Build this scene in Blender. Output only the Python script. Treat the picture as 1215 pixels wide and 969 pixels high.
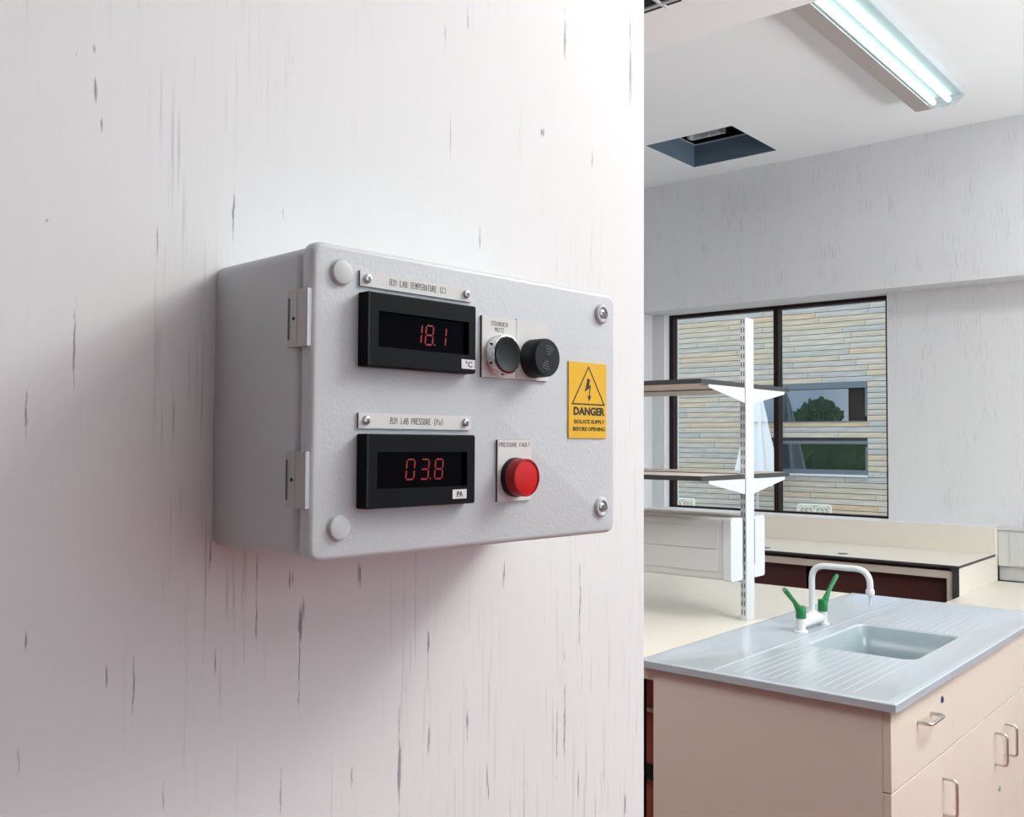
import bpy, bmesh, math, random
from mathutils import Vector, Matrix, noise

for o in list(bpy.data.objects):
    bpy.data.objects.remove(o)
random.seed(7)
S = bpy.context.scene
COL = S.collection
PI = math.pi

# ---------------------------------------------------------------- camera
PITCH, ROLL, YAW, CZ = math.radians(2.03), math.radians(0.3), math.radians(40.3), 1.5
fw = Vector((-math.sin(YAW)*math.cos(PITCH), math.cos(YAW)*math.cos(PITCH), math.sin(PITCH)))
rt = Vector((math.cos(YAW), math.sin(YAW), 0)); up = rt.cross(fw)
r2 = rt*math.cos(ROLL) + up*math.sin(ROLL); u2 = up*math.cos(ROLL) - rt*math.sin(ROLL)
cd = bpy.data.cameras.new('camera'); cam = bpy.data.objects.new('camera', cd); COL.objects.link(cam)
m = Matrix((r2, u2, -fw)).transposed().to_4x4(); m.translation = (0, 0, CZ)
cam.matrix_world = m
cd.sensor_fit = 'HORIZONTAL'; cd.sensor_width = 36; cd.lens = 1130/1215*36; cd.clip_start = .02; cd.clip_end = 300
S.camera = cam

# ---------------------------------------------------------------- colour management
S.view_settings.view_transform = 'Standard'; S.view_settings.look = 'None'
S.view_settings.gamma = 1; S.view_settings.use_curve_mapping = False
S.view_settings.exposure = 0.0

# ---------------------------------------------------------------- sky: hazy blue with broken cloud
w = bpy.data.worlds.new('sky'); S.world = w; w.use_nodes = True
nt = w.node_tree; bgn = nt.nodes['Background']
tc = nt.nodes.new('ShaderNodeTexCoord'); nz = nt.nodes.new('ShaderNodeTexNoise'); nz.inputs['Scale'].default_value = 3.5
nz.inputs['Detail'].default_value = 6; cr = nt.nodes.new('ShaderNodeValToRGB')
cr.color_ramp.elements[0].position = .42; cr.color_ramp.elements[0].color = (.40, .55, .74, 1)
cr.color_ramp.elements[1].position = .62; cr.color_ramp.elements[1].color = (1, .99, .96, 1)
nt.links.new(tc.outputs['Generated'], nz.inputs['Vector']); nt.links.new(nz.outputs['Fac'], cr.inputs['Fac'])
nt.links.new(cr.outputs['Color'], bgn.inputs['Color']); bgn.inputs['Strength'].default_value = 2.1

# ---------------------------------------------------------------- lights
def area(name, loc, target, sx, sy, power, col, spread=180):
    l = bpy.data.lights.new(name, 'AREA'); l.shape = 'RECTANGLE'; l.size = sx; l.size_y = sy; l.energy = power; l.color = col
    l.spread = math.radians(spread)
    o = bpy.data.objects.new(name, l); COL.objects.link(o); o.location = loc
    o.rotation_euler = (Vector(target)-Vector(loc)).to_track_quat('-Z', 'Y').to_euler(); return o
area('daylight_from_side_windows', (3.42, 4.1, 1.85), (0, 4.5, 1.9), 2.6, 1.5, 25, (.96, 1.0, .985), 82)
area('upward_ceiling_fill', (3.30, 3.4, 1.15), (0, 3.2, 5.6), 4.0, 1.1, 150, (.96, 1.0, .985), 90)  # added fill aimed upward to brighten ceiling and bulkhead, not a window's own light
area('ceiling_lamps_near', (.45, 2.20, 2.92), (.0, 1.4, 0), 1.0, 1.0, 78, (.985, 1.0, .965))
area('lab_fill_light', (-.1, 4.6, 3.27), (-.2, 4.6, 0), .5, 2.2, 24, (.985, 1.0, .965))  # unseen fill added to lift the dark far room, no known lamp
area('hidden_lab_fill', (-2.1, 1.0, 2.90), (-2.1, 1.4, 0), 1.6, .8, 36, (.985, 1.0, .965))  # hidden fill added to brighten the lab while sparing the partition's face

# ---------------------------------------------------------------- helpers
def obj(name, bm, mats, parent=None, smooth=35, bevel=None):
    me = bpy.data.meshes.new(name)
    bmesh.ops.recalc_face_normals(bm, faces=bm.faces)
    bm.to_mesh(me); bm.free()
    for mt in (mats if isinstance(mats, (list, tuple)) else [mats]): me.materials.append(mt)
    if smooth:
        me.shade_smooth(); me.set_sharp_from_angle(angle=math.radians(smooth))
    o = bpy.data.objects.new(name, me); COL.objects.link(o)
    if parent: o.parent = parent
    if bevel:
        b = o.modifiers.new('bevel', 'BEVEL'); b.width = bevel; b.segments = 2; b.limit_method = 'ANGLE'; b.angle_limit = math.radians(40)
    return o
def thing(name, label, cat, loc=(0, 0, 0), rz=0, group=None):
    o = bpy.data.objects.new(name, None); COL.objects.link(o); o.location = loc; o.rotation_euler = (0, 0, rz)
    o.empty_display_size = .05
    o['label'] = label; o['category'] = cat
    if group: o['group'] = group
    return o
def tag(o, label, cat, group=None):
    o['label'] = label; o['category'] = cat
    if group: o['group'] = group
    return o
def struct(name, bm, mt, parent=None, **k):
    o = obj(name, bm, mt, parent, **k); o['kind'] = 'structure'; return o
def NB(): return bmesh.new()
def bx(bm, x0, x1, y0, y1, z0, z1, mi=0):
    vs = [bm.verts.new((x, y, z)) for x in (x0, x1) for y in (y0, y1) for z in (z0, z1)]
    for q in ((0,1,3,2),(4,6,7,5),(0,4,5,1),(2,3,7,6),(0,2,6,4),(1,5,7,3)):
        f = bm.faces.new([vs[i] for i in q]); f.material_index = mi
    return vs
def box(x0, x1, y0, y1, z0, z1): b = NB(); bx(b, x0, x1, y0, y1, z0, z1); return b
def lathe(bm, prof, c, axis='x', n=40, mi=0, flip=1):
    """prof: list of (radius, distance along axis)"""
    rings = []
    for r, h in prof:
        ring = []
        if r < 1e-6:
            ring = [None]
        for k in range(n):
            a = 2*PI*k/n; p, q = r*math.cos(a), r*math.sin(a)
            v = {'x': (h*flip, p, q), 'y': (p, h*flip, q), 'z': (p, q, h*flip)}[axis]
            if r < 1e-6:
                ring = [bm.verts.new(Vector(c)+Vector(v))]; break
            ring.append(bm.verts.new(Vector(c)+Vector(v)))
        rings.append(ring)
    for A, B in zip(rings, rings[1:]):
        for k in range(n):
            a0, a1 = A[k % len(A)], A[(k+1) % len(A)]; b0, b1 = B[k % len(B)], B[(k+1) % len(B)]
            vs = []
            for v in (a0, a1, b1, b0):
                if v not in vs: vs.append(v)
            if len(vs) > 2:
                f = bm.faces.new(vs); f.material_index = mi
    for R in (rings[0], rings[-1]):
        if len(R) > 2:
            f = bm.faces.new(R); f.material_index = mi
def tube(bm, pts, r, n=12, mi=0):
    pts = [Vector(p) for p in pts]; rs = r if isinstance(r, (list, tuple)) else [r]*len(pts)
    rings = []; ref = None
    for i, p in enumerate(pts):
        d = (pts[min(i+1, len(pts)-1)]-pts[max(i-1, 0)]).normalized()
        if ref is None: ref = d.orthogonal().normalized()
        ref = (ref - d*ref.dot(d)).normalized(); s = d.cross(ref)
        rings.append([bm.verts.new(p + (ref*math.cos(2*PI*k/n)+s*math.sin(2*PI*k/n))*rs[i]) for k in range(n)])
    for A, B in zip(rings, rings[1:]):
        for k in range(n):
            f = bm.faces.new((A[k], A[(k+1) % n], B[(k+1) % n], B[k])); f.material_index = mi
    for R in (rings[0], rings[-1]): bm.faces.new(R).material_index = mi
def arc_path(pts, rad, seg=7):
    """polyline with rounded corners"""
    pts = [Vector(p) for p in pts]; out = [pts[0]]
    for a, b, c in zip(pts, pts[1:], pts[2:]):
        d1 = (a-b).normalized(); d2 = (c-b).normalized(); p0 = b+d1*rad; p1 = b+d2*rad
        for i in range(seg+1):
            t = i/seg; out.append(p0*(1-t)**2 + b*2*t*(1-t) + p1*t*t)
    out.append(pts[-1]); return out
def prism(bm, poly, fn, h0, h1, mi=0):
    """poly: 2D points; fn(u, v, h) -> 3D point"""
    a = [bm.verts.new(fn(u, v, h0)) for u, v in poly]; b = [bm.verts.new(fn(u, v, h1)) for u, v in poly]
    n = len(poly)
    for k in range(n):
        bm.faces.new((a[k], a[(k+1) % n], b[(k+1) % n], b[k])).material_index = mi
    bm.faces.new(a[::-1]).material_index = mi; bm.faces.new(b).material_index = mi
def rrect(x0, x1, y0, y1, r, seg=6):
    out = []
    for cx, cy, a0 in ((x1-r, y1-r, 0), (x0+r, y1-r, 90), (x0+r, y0+r, 180), (x1-r, y0+r, 270)):
        for i in range(seg+1):
            a = math.radians(a0+90*i/seg); out.append((cx+r*math.cos(a), cy+r*math.sin(a)))
    return out

# ---------------------------------------------------------------- materials
def mat(name, col, rough=.5, metal=0, spec=.5, emit=None, es=1, bump=None, var=None, coat=0, trans=0, ior=1.45):
    """bump=(scale, strength, distance[, stretch]) ; var=(scale, amount)"""
    mt = bpy.data.materials.new(name); mt.use_nodes = True; n = mt.node_tree.nodes; l = mt.node_tree.links
    p = n['Principled BSDF']; p.inputs['Base Color'].default_value = (*col, 1); p.inputs['Roughness'].default_value = rough
    p.inputs['Metallic'].default_value = metal; p.inputs['Specular IOR Level'].default_value = spec
    p.inputs['Coat Weight'].default_value = coat; p.inputs['Transmission Weight'].default_value = trans; p.inputs['IOR'].default_value = ior
    if emit: p.inputs['Emission Color'].default_value = (*emit, 1); p.inputs['Emission Strength'].default_value = es
    t = None
    if bump or var: t = n.new('ShaderNodeTexCoord')
    if bump:
        b = n.new('ShaderNodeBump'); z = n.new('ShaderNodeTexNoise'); z.inputs['Scale'].default_value = bump[0]; z.inputs['Detail'].default_value = 3
        b.inputs['Strength'].default_value = bump[1]; b.inputs['Distance'].default_value = bump[2]
        l.new(t.outputs['Object'], z.inputs['Vector']); l.new(z.outputs['Fac'], b.inputs['Height']); l.new(b.outputs['Normal'], p.inputs['Normal'])
    if var:
        z = n.new('ShaderNodeTexNoise'); z.inputs['Scale'].default_value = var[0]; z.inputs['Detail'].default_value = 5
        mx = n.new('ShaderNodeMix'); mx.data_type = 'RGBA'
        mx.inputs['A'].default_value = (*[c*(1-var[1]) for c in col], 1); mx.inputs['B'].default_value = (*[min(1, c*(1+var[1])) for c in col], 1)
        l.new(t.outputs['Object'], z.inputs['Vector']); l.new(z.outputs['Fac'], mx.inputs['Factor']); l.new(mx.outputs['Result'], p.inputs['Base Color'])
    return mt

def whitewash(name, strokes=(), base=(.80, .80, .81), dens=.0):
    """whitewashed board: faint vertical dark streaks by noise, plus listed larger streaks
    strokes: (y, z, half width, half height, strength) in the object's own Y/Z (or X/Z) coordinates"""
    mt = bpy.data.materials.new(name); mt.use_nodes = True; n = mt.node_tree.nodes; l = mt.node_tree.links
    p = n['Principled BSDF']; p.inputs['Roughness'].default_value = .62; p.inputs['Specular IOR Level'].default_value = .25
    t = n.new('ShaderNodeTexCoord')
    def math_(op, a, b=None, clamp=False):
        q = n.new('ShaderNodeMath'); q.operation = op; q.use_clamp = clamp
        for i, v in enumerate((a, b)):
            if v is None: continue
            if isinstance(v, (int, float)): q.inputs[i].default_value = v
            else: l.new(v, q.inputs[i])
        return q.outputs[0]
    def noise_(sx, sz, detail, off=0, rough=.6):
        mp = n.new('ShaderNodeMapping'); mp.inputs['Scale'].default_value = (sx, sx, sz); mp.inputs['Location'].default_value = (off, off, off)
        z = n.new('ShaderNodeTexNoise'); z.inputs['Scale'].default_value = 1; z.inputs['Detail'].default_value = detail; z.inputs['Roughness'].default_value = rough
        l.new(t.outputs['Object'], mp.inputs['Vector']); l.new(mp.outputs[0], z.inputs['Vector']); return z.outputs['Fac']
    def ramp(v, lo, hi):
        q = n.new('ShaderNodeMapRange'); q.inputs['From Min'].default_value = lo; q.inputs['From Max'].default_value = hi; q.clamp = True
        l.new(v, q.inputs['Value']); return q.outputs[0]
    fine = ramp(noise_(230, 8, 5, 3.1, .65), .585-dens, .70-dens)
    patch = ramp(noise_(9, 2.2, 2, 8.7), .50-dens, .72-dens)
    small = math_('MULTIPLY', fine, patch)
    grain = noise_(45, 3, 3, 1.3)
    total = math_('MULTIPLY', small, .5)
    if strokes:
        wob = n.new('ShaderNodeTexNoise'); wob.inputs['Scale'].default_value = 45; wob.inputs['Detail'].default_value = 4
        l.new(t.outputs['Object'], wob.inputs['Vector'])
        ws = n.new('ShaderNodeVectorMath'); ws.operation = 'SUBTRACT'; l.new(wob.outputs['Color'], ws.inputs[0]); ws.inputs[1].default_value = (.5, .5, .5)
        wm = n.new('ShaderNodeVectorMath'); wm.operation = 'MULTIPLY'; l.new(ws.outputs[0], wm.inputs[0]); wm.inputs[1].default_value = (0, .0035, .01)
        wa = n.new('ShaderNodeVectorMath'); wa.operation = 'ADD'; l.new(t.outputs['Object'], wa.inputs[0]); l.new(wm.outputs[0], wa.inputs[1])
        acc = None
        for (y, z, hw, hh, st) in strokes:
            a = n.new('ShaderNodeVectorMath'); a.operation = 'SUBTRACT'; l.new(wa.outputs[0], a.inputs[0]); a.inputs[1].default_value = (0, y, z)
            b = n.new('ShaderNodeVectorMath'); b.operation = 'MULTIPLY'; l.new(a.outputs[0], b.inputs[0]); b.inputs[1].default_value = (0, 1/hw, 1/hh)
            c = n.new('ShaderNodeVectorMath'); c.operation = 'LENGTH'; l.new(b.outputs[0], c.inputs[0])
            d = math_('MULTIPLY', math_('SUBTRACT', 1.0, c.outputs['Value'], True), .35+st)
            acc = d if acc is None else math_('MAXIMUM', acc, d)
        brk = math_('SUBTRACT', ramp(noise_(520, 42, 4, 5.5, .7), .3, .7), .5)
        live = ramp(acc, 0, .06)
        msk = math_('MULTIPLY', ramp(math_('ADD', acc, math_('MULTIPLY', brk, 1.15)), .28, .72), live)
        total = math_('MAXIMUM', total, math_('MULTIPLY', msk, .72), True)
    total = math_('MINIMUM', total, .8)
    c0 = n.new('ShaderNodeMix'); c0.data_type = 'RGBA'; l.new(grain, c0.inputs['Factor'])
    c0.inputs['A'].default_value = (*[v*.985 for v in base], 1); c0.inputs['B'].default_value = (*[min(1, v*1.015) for v in base], 1)
    c1 = n.new('ShaderNodeMix'); c1.data_type = 'RGBA'; l.new(total, c1.inputs['Factor']); l.new(c0.outputs['Result'], c1.inputs['A'])
    c1.inputs['B'].default_value = (.13, .13, .16, 1); l.new(c1.outputs['Result'], p.inputs['Base Color'])
    bp = n.new('ShaderNodeBump'); bp.inputs['Strength'].default_value = .12; bp.inputs['Distance'].default_value = .0006
    l.new(noise_(300, 14, 3), bp.inputs['Height']); l.new(bp.outputs[0], p.inputs['Normal'])
    return mt

M = {}
M['ceiling'] = mat('ceiling_paint', (.78, .80, .82), .7, bump=(90, .08, .001), var=(3, .02))
M['greywall'] = mat('grey_paint', (.22, .22, .23), .7)
M['floor'] = mat('red_floor', (.26, .055, .045), .35, var=(40, .1))
M['box'] = mat('grey_powder_coat', (.60, .625, .64), .42, bump=(430, .42, .0005))
M['boxside'] = M['box']
M['cap'] = mat('grey_plastic_cap', (.62, .635, .64), .4)
M['hinge'] = mat('hinge_zinc', (.50, .49, .485), .45, metal=.1)
M['chrome'] = mat('chrome', (.75, .76, .78), .14, metal=1)
M['screw'] = mat('zinc_screw', (.55, .56, .57), .28, metal=1)
M['black'] = mat('black_plastic', (.008, .009, .011), .5, spec=.10, bump=(700, .1, .0002))
M['blackrub'] = mat('black_soft_plastic', (.018, .021, .024), .5, spec=.2)
M['ringm'] = mat('grey_print', (.16, .17, .19), .5)
M['groove'] = mat('grey_groove', (.10, .11, .12), .5)
M['lens'] = mat('dark_display_lens', (.002, .001, .002), .15, spec=.03)
M['led'] = mat('red_led', (.07, .002, .004), .4, emit=(1, .02, .03), es=.17)
M['plate'] = mat('engraved_white_laminate', (.76, .745, .72), .45)
M['ink'] = mat('engraving_black', (.02, .02, .02), .6)
M['core'] = mat('laminate_black_core', (.02, .02, .02), .5)
M['labelw'] = mat('white_tape', (.8, .8, .8), .5)
M['yellow'] = mat('warning_yellow', (.90, .52, .012), .4)
M['redlens'] = mat('red_lamp_lens', (.66, .012, .012), .3, spec=.35)
M['redside'] = mat('red_lamp_lens_dark', (.42, .008, .01), .3, spec=.35)
M['cream'] = mat('cream_laminate', (.63, .565, .485), .42, var=(18, .012))
M['creamtop'] = mat('cream_worktop_laminate', (.70, .655, .575), .33, var=(18, .012))
M['edge'] = mat('dark_laminate_edge', (.04, .042, .045), .5)
M['brown'] = mat('dark_brown_panel', (.075, .022, .02), .5)
M['redbrown'] = mat('red_brown_panel', (.34, .07, .05), .5)
M['void'] = mat('black_void', (.006, .006, .006), .8)
M['sink'] = mat('grey_resin_worktop', (.405, .45, .495), .16, var=(300, .03))
M['bowl'] = mat('grey_green_bowl', (.26, .33, .355), .25)
M['steel'] = mat('brushed_steel', (.58, .56, .54), .3, metal=1)
M['white'] = mat('white_enamel', (.62, .64, .66), .35)
M['trunk'] = mat('white_pvc', (.56, .56, .555), .4)
M['slot'] = mat('slot_dark', (.08, .09, .12), .7)
M['green'] = mat('green_lever', (.005, .17, .042), .3)
M['blue'] = mat('blue_lock', (.02, .03, .2), .35)
M['lockgreen'] = mat('green_lock', (.12, .4, .2), .35)
M['duct'] = mat('blue_grey_duct', (.11, .16, .21), .35, bump=(25, .1, .002))
M['frame'] = mat('dark_brown_window_frame', (.022, .014, .013), .6, spec=.1)
M['sill'] = mat('painted_sill', (.68, .70, .72), .45)
M['tube'] = mat('fluorescent_tube', (.9, 1, .98), .4, emit=(.86, 1, .97), es=3.4)
M['lamp'] = mat('lamp_opaque_wing', (.36, .32, .31), .5)
M['lampbody'] = mat('lamp_body', (.42, .46, .47), .5)
M['canvas'] = mat('white_canvas', (.85, .88, .90), .8, var=(8, .04))
M['chair'] = mat('cream_cast_metal', (.80, .80, .70), .45)
M['paving'] = mat('terrace_paving', (.42, .40, .37), .8, var=(6, .1))
M['bframe'] = mat('blue_grey_metal', (.13, .17, .20), .4)
M['bwall'] = mat('render_behind_boards', (.05, .045, .04), .9)
M['leaf'] = mat('hedge_green', (.09, .17, .035), .7, var=(14, .6))
M['bark'] = mat('bark', (.1, .07, .05), .8)
M['exterior'] = mat('exterior_render', (.55, .55, .52), .8)
M['grommet'] = mat('grommet_grey', (.12, .12, .12), .5)

def glass(name, tint=(1, 1, 1), refl=(1, 1, 1), ior=1.45, solid=False):
    mt = bpy.data.materials.new(name); mt.use_nodes = True; n = mt.node_tree.nodes; l = mt.node_tree.links; n.clear()
    # facing-independent Fresnel (Schlick), so that both faces of a thin pane reflect alike
    o = n.new('ShaderNodeOutputMaterial'); g_ = n.new('ShaderNodeNewGeometry'); dt = n.new('ShaderNodeVectorMath'); dt.operation = 'DOT_PRODUCT'
    l.new(g_.outputs['Normal'], dt.inputs[0]); l.new(g_.outputs['Incoming'], dt.inputs[1])
    def mm(op, a, b=None):
        q = n.new('ShaderNodeMath'); q.operation = op
        for i_, v in enumerate((a, b)):
            if v is None: continue
            if isinstance(v, (int, float)): q.inputs[i_].default_value = v
            else: l.new(v, q.inputs[i_])
        return q.outputs[0]
    r0 = ((ior-1)/(ior+1))**2
    fac = mm('ADD', mm('MULTIPLY', mm('POWER', mm('SUBTRACT', 1.0, mm('ABSOLUTE', dt.outputs['Value'])), 5.0), 1-r0), r0)
    t = n.new('ShaderNodeBsdfDiffuse' if solid else 'ShaderNodeBsdfTransparent'); t.inputs[0].default_value = (*tint, 1)
    g = n.new('ShaderNodeBsdfGlossy'); g.inputs['Roughness'].default_value = .0; g.inputs['Color'].default_value = (*refl, 1)
    x = n.new('ShaderNodeMixShader'); l.new(fac, x.inputs[0]); l.new(t.outputs[0], x.inputs[1]); l.new(g.outputs[0], x.inputs[2]); l.new(x.outputs[0], o.inputs[0])
    return mt
M['glass'] = glass('window_glass', (.97, .98, .975), ior=1.25)
M['bglass'] = glass('dark_reflective_glass', (.006, .014, .02), refl=(.62, .72, .8), ior=3.2, solid=True)
M['diffuser'] = glass('clear_prismatic_diffuser', (.90, .94, .95), ior=1.3)

# weathered timber boards, each board its own tone
def boards_mat():
    mt = bpy.data.materials.new('weathered_larch_board'); mt.use_nodes = True; n = mt.node_tree.nodes; l = mt.node_tree.links
    p = n['Principled BSDF']; p.inputs['Roughness'].default_value = .75
    oi = n.new('ShaderNodeObjectInfo'); at = n.new('ShaderNodeAttribute'); at.attribute_name = 'tone'
    ad = n.new('ShaderNodeMath'); ad.operation = 'ADD'; l.new(oi.outputs['Random'], ad.inputs[0]); l.new(at.outputs['Fac'], ad.inputs[1])
    fr = n.new('ShaderNodeMath'); fr.operation = 'FRACT'; l.new(ad.outputs[0], fr.inputs[0])
    c = n.new('ShaderNodeValToRGB'); e = c.color_ramp.elements
    e[0].position = 0; e[0].color = (.47, .47, .45, 1); e[1].position = 1; e[1].color = (.66, .48, .31, 1)
    for ps, cc in ((.2, (.52, .50, .45)), (.5, (.60, .55, .46)), (.75, (.56, .50, .40)), (.92, (.62, .52, .38))):
        q = c.color_ramp.elements.new(ps); q.color = (*cc, 1)
    l.new(fr.outputs[0], c.inputs['Fac'])
    t = n.new('ShaderNodeTexCoord'); mp = n.new('ShaderNodeMapping'); mp.inputs['Scale'].default_value = (2.5, 40, 40)
    z = n.new('ShaderNodeTexNoise'); z.inputs['Scale'].default_value = 1.3; z.inputs['Detail'].default_value = 5
    l.new(t.outputs['Object'], mp.inputs['Vector']); l.new(mp.outputs[0], z.inputs['Vector'])
    mr = n.new('ShaderNodeMapRange'); mr.inputs['From Min'].default_value = .3; mr.inputs['From Max'].default_value = .7; mr.inputs['To Min'].default_value = .74; mr.inputs['To Max'].default_value = 1.22
    l.new(z.outputs['Fac'], mr.inputs['Value'])
    mx = n.new('ShaderNodeVectorMath'); mx.operation = 'SCALE'; l.new(c.outputs['Color'], mx.inputs[0]); l.new(mr.outputs[0], mx.inputs['Scale'])
    l.new(mx.outputs[0], p.inputs['Base Color']); return mt
M['board'] = boards_mat()

# ================================================================= SETTING
XL, XR, YB, ZC = -3.673, 3.5, -2.5, 3.30
A = math.radians(3.6)                                  # the partition stands 3.6 degrees off the room's axis
wd = Vector((math.sin(A), math.cos(A), 0)); wn = Vector((math.cos(A), -math.sin(A), 0))
FP = Vector((-0.473, 0.366, 1.625))                    # front top left corner of the box's lid
W0 = FP - wn*.12

struct('floor', box(XL-.3, XR+.3, YB-.3, 6.15, -.1, 0), M['floor'])
# ceiling as four slabs around the hatch opening, joined
HX0, HX1, HY0, HY1 = -3.085, -2.510, 4.875, 5.465
cb = NB()
bx(cb, XL-.3, XR+.3, YB-.3, HY0, ZC, ZC+.14); bx(cb, XL-.3, XR+.3, HY1, 6.15, ZC, ZC+.14)
bx(cb, XL-.3, HX0, HY0, HY1, ZC, ZC+.14); bx(cb, HX1, XR+.3, HY0, HY1, ZC, ZC+.14)
struct('ceiling', cb, M['ceiling'])
# roof deck above, so that no daylight falls into the hatch
struct('trim_1', box(XL-.3, XR+.3, YB-.3, 6.15, 3.95, 4.05), M['void'])

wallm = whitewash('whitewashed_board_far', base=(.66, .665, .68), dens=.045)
WX0, WX1, WZ0, WZ1 = -3.575, -2.004, 1.043, 2.42
YF = 5.90
fb = NB()
bx(fb, XL-.3, WX0, YF, YF+.2, 0, 2.42); bx(fb, WX1, XR+.3, YF, YF+.2, 0, 2.42)
bx(fb, WX0, WX1, YF, YF+.2, 0, WZ0); bx(fb, XL-.3, XR+.3, 5.70, YF+.2, 2.42, ZC)
bx(fb, XL-.3, XR+.3, YF, YF+.2, ZC+.14, 3.95)
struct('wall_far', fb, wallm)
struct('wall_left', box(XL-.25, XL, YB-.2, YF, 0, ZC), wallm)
# right wall with a band of window openings (out of the frame)
rb = NB(); bx(rb, XR, XR+.2, YB, YF, 0, 1.0); bx(rb, XR, XR+.2, YB, YF, 2.9, ZC); bx(rb, XR, XR+.2, YB, -.6, 1.0, 2.9); bx(rb, XR, XR+.2, 5.2, YF, 1.0, 2.9)
struct('wall_right', rb, M['greywall'])
bb = NB(); bx(bb, XL-.25, XR+.2, YB-.2, YB, 0, ZC)
struct('wall_back', bb, M['greywall'])

# partition that carries the box; local X = out of the wall, Y = along it
def wpt(px, py):
    f = 1130.0
    d = fw*f + r2*(px-607.5) - u2*(py-484.5); C0 = Vector((0, 0, CZ))
    p = C0 + d*((W0-C0).dot(wn)/d.dot(wn)); q = p-W0; return q.dot(wd), p.z
strk = [(112,48,68,6,.55),(114,90,120,4,.55),(121,140,156,3,.4),(90,62,68,3,.3),(278,228,292,2.2,.6),(348,64,92,3,.3),(336,228,272,2,.25),(570,266,302,3,.35),
 (556,8,47,3,.35),(529,28,60,2,.3),(671,18,74,4,.4),(748,0,60,2,.3),(748,56,120,6,.5),(703,178,202,3,.4),(644,152,163,4,.5),(535,122,188,1.6,.25),
 (357,712,758,8,.75),(356,752,838,2.5,.5),(305,665,782,2,.4),(159,775,860,2,.45),(256,770,802,4,.5),(31,748,774,3,.4),(22,885,916,4,.5),(508,745,775,4.5,.6),
 (509,848,905,3,.5),(474,856,969,4,.65),(418,903,943,4,.6),(427,666,696,5,.6),(554,828,882,3.5,.45),(579,908,952,3.5,.4),(670,782,905,3,.45),(741,938,969,4,.6),
 (333,918,969,4,.5),(688,665,770,2.5,.3),(31,470,520,3,.4),(90,355,452,2.4,.35),(188,265,312,2,.22),(598,668,692,3,.4),(716,898,932,3,.35),(250,640,672,2.5,.55),
 (346,676,694,5,.55),(127,786,812,2.6,.4),(57,258,264,4,.3),(194,925,960,4,.4),(661,840,930,2,.3),(686,900,969,2,.35)]
strokes = []
for (px, y0, y1, wp, st) in strk:
    ya, za = wpt(px, y0); yb, zb = wpt(px, y1); ye, _ = wpt(px+wp, y0)
    strokes.append((ya, (za+zb)/2, abs(ye-ya)*.5+.0004, abs(za-zb)*.72, st))
wallp = whitewash('whitewashed_board_near', strokes, base=(.80, .80, .795), dens=.02)
PE = .5105                                             # the partition's free end, measured from W0 along the wall
pw = obj('wall_partition', box(-.14, 0, -2.80, PE, -W0.z+W0.z, ZC), wallp, smooth=None)
pw['kind'] = 'structure'; pw.location = (W0.x, W0.y, 0); pw.rotation_euler = (0, 0, -A)
pw.data.update()

# bulkhead across the ceiling, with dark air slots
M['bulk'] = mat('bright_white_paint', (.88, .90, .92), .6)
bk = thing('trim_2', 'white ceiling bulkhead', 'bulkhead'); del bk['label'], bk['category']; bk['kind'] = 'structure'
obj('bulkhead', box(XL, XR, 1.9, 2.985, 2.95, ZC), M['bulk'], bk)
vt = thing('ceiling_vent', 'dark slotted air vent in the bright white bulkhead, top edge of the picture', 'vent', (-1.64, 2.64, 2.95))
b = NB(); bx(b, -.20, .075, -.30, .052, -.006, -.0005); obj('backing', b, M['void'], vt)
for k in range(5):
    obj('slat', box(-.205, .08, -.30+k*.08-.008, -.30+k*.08+.008, -.012, -.0062), M['lampbody'], vt)
obj('divider', box(.012, .022, -.30, .052, -.0122, -.0063), M['white'], vt)

# window in the far wall
wi = thing('window_1', 'w', 'w'); del wi['label'], wi['category']; wi['kind'] = 'structure'
fy0, fy1 = 5.97, 6.03
f = NB(); bx(f, WX0, WX0+.032, fy0, fy1, WZ0, WZ1); obj('frame_side', f, M['frame'], wi)
obj('frame_side', box(WX1-.032, WX1, fy0, fy1, WZ0, WZ1), M['frame'], wi)
obj('frame_head', box(WX0+.032, WX1-.032, fy0, fy1, WZ1-.022, WZ1), M['frame'], wi)
obj('frame_foot', box(WX0+.032, WX1-.032, fy0, fy1, WZ0, WZ0+.012), M['frame'], wi)
obj('dark_bar', box(-2.772, -2.738, fy0-.005, fy1, WZ0+.012, WZ1-.022), M['frame'], wi)  # mullion between the two panes
obj('pane', box(WX0+.032, -2.772, 5.995, 6.001, WZ0+.012, WZ1-.022), M['glass'], wi, smooth=None)
obj('pane', box(-2.738, WX1-.032, 5.995, 6.001, WZ0+.012, WZ1-.022), M['glass'], wi, smooth=None)
struct('trim_3', box(XL, -1.372, 5.785, YF, 1.0, 1.0425), M['sill'])

# ceiling hatch: blue-grey lined opening with a dark void and a bracket above
ht = thing('ceiling_hatch', 'open square ceiling hatch lined in blue-grey metal above the far window', 'hatch', ((HX0+HX1)/2, (HY0+HY1)/2, ZC))
hx, hy = (HX1-HX0)/2, (HY1-HY0)/2
for n_, a_ in (('lining', (-hx, -hx+.004, -hy, hy)), ('lining', (hx-.004, hx, -hy, hy)), ('lining', (-hx+.004, hx-.004, -hy, -hy+.004)), ('lining', (-hx+.004, hx-.004, hy-.004, hy))):
    obj(n_, box(*a_, .001, .141), M['duct'], ht)
for a_ in ((-hx, -hx+.012, -hy, hy), (hx-.012, hx, -hy, hy), (-hx+.012, hx-.012, -hy, -hy+.012), (-hx+.012, hx-.012, hy-.012, hy)):
    obj('lip', box(*a_, .1415, .147), M['lampbody'], ht)
vb = NB(); bx(vb, -hx-.25, hx+.25, -hy-.25, hy+.25, .60, .61); obj('void_cover', vb, M['void'], ht)
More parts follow.
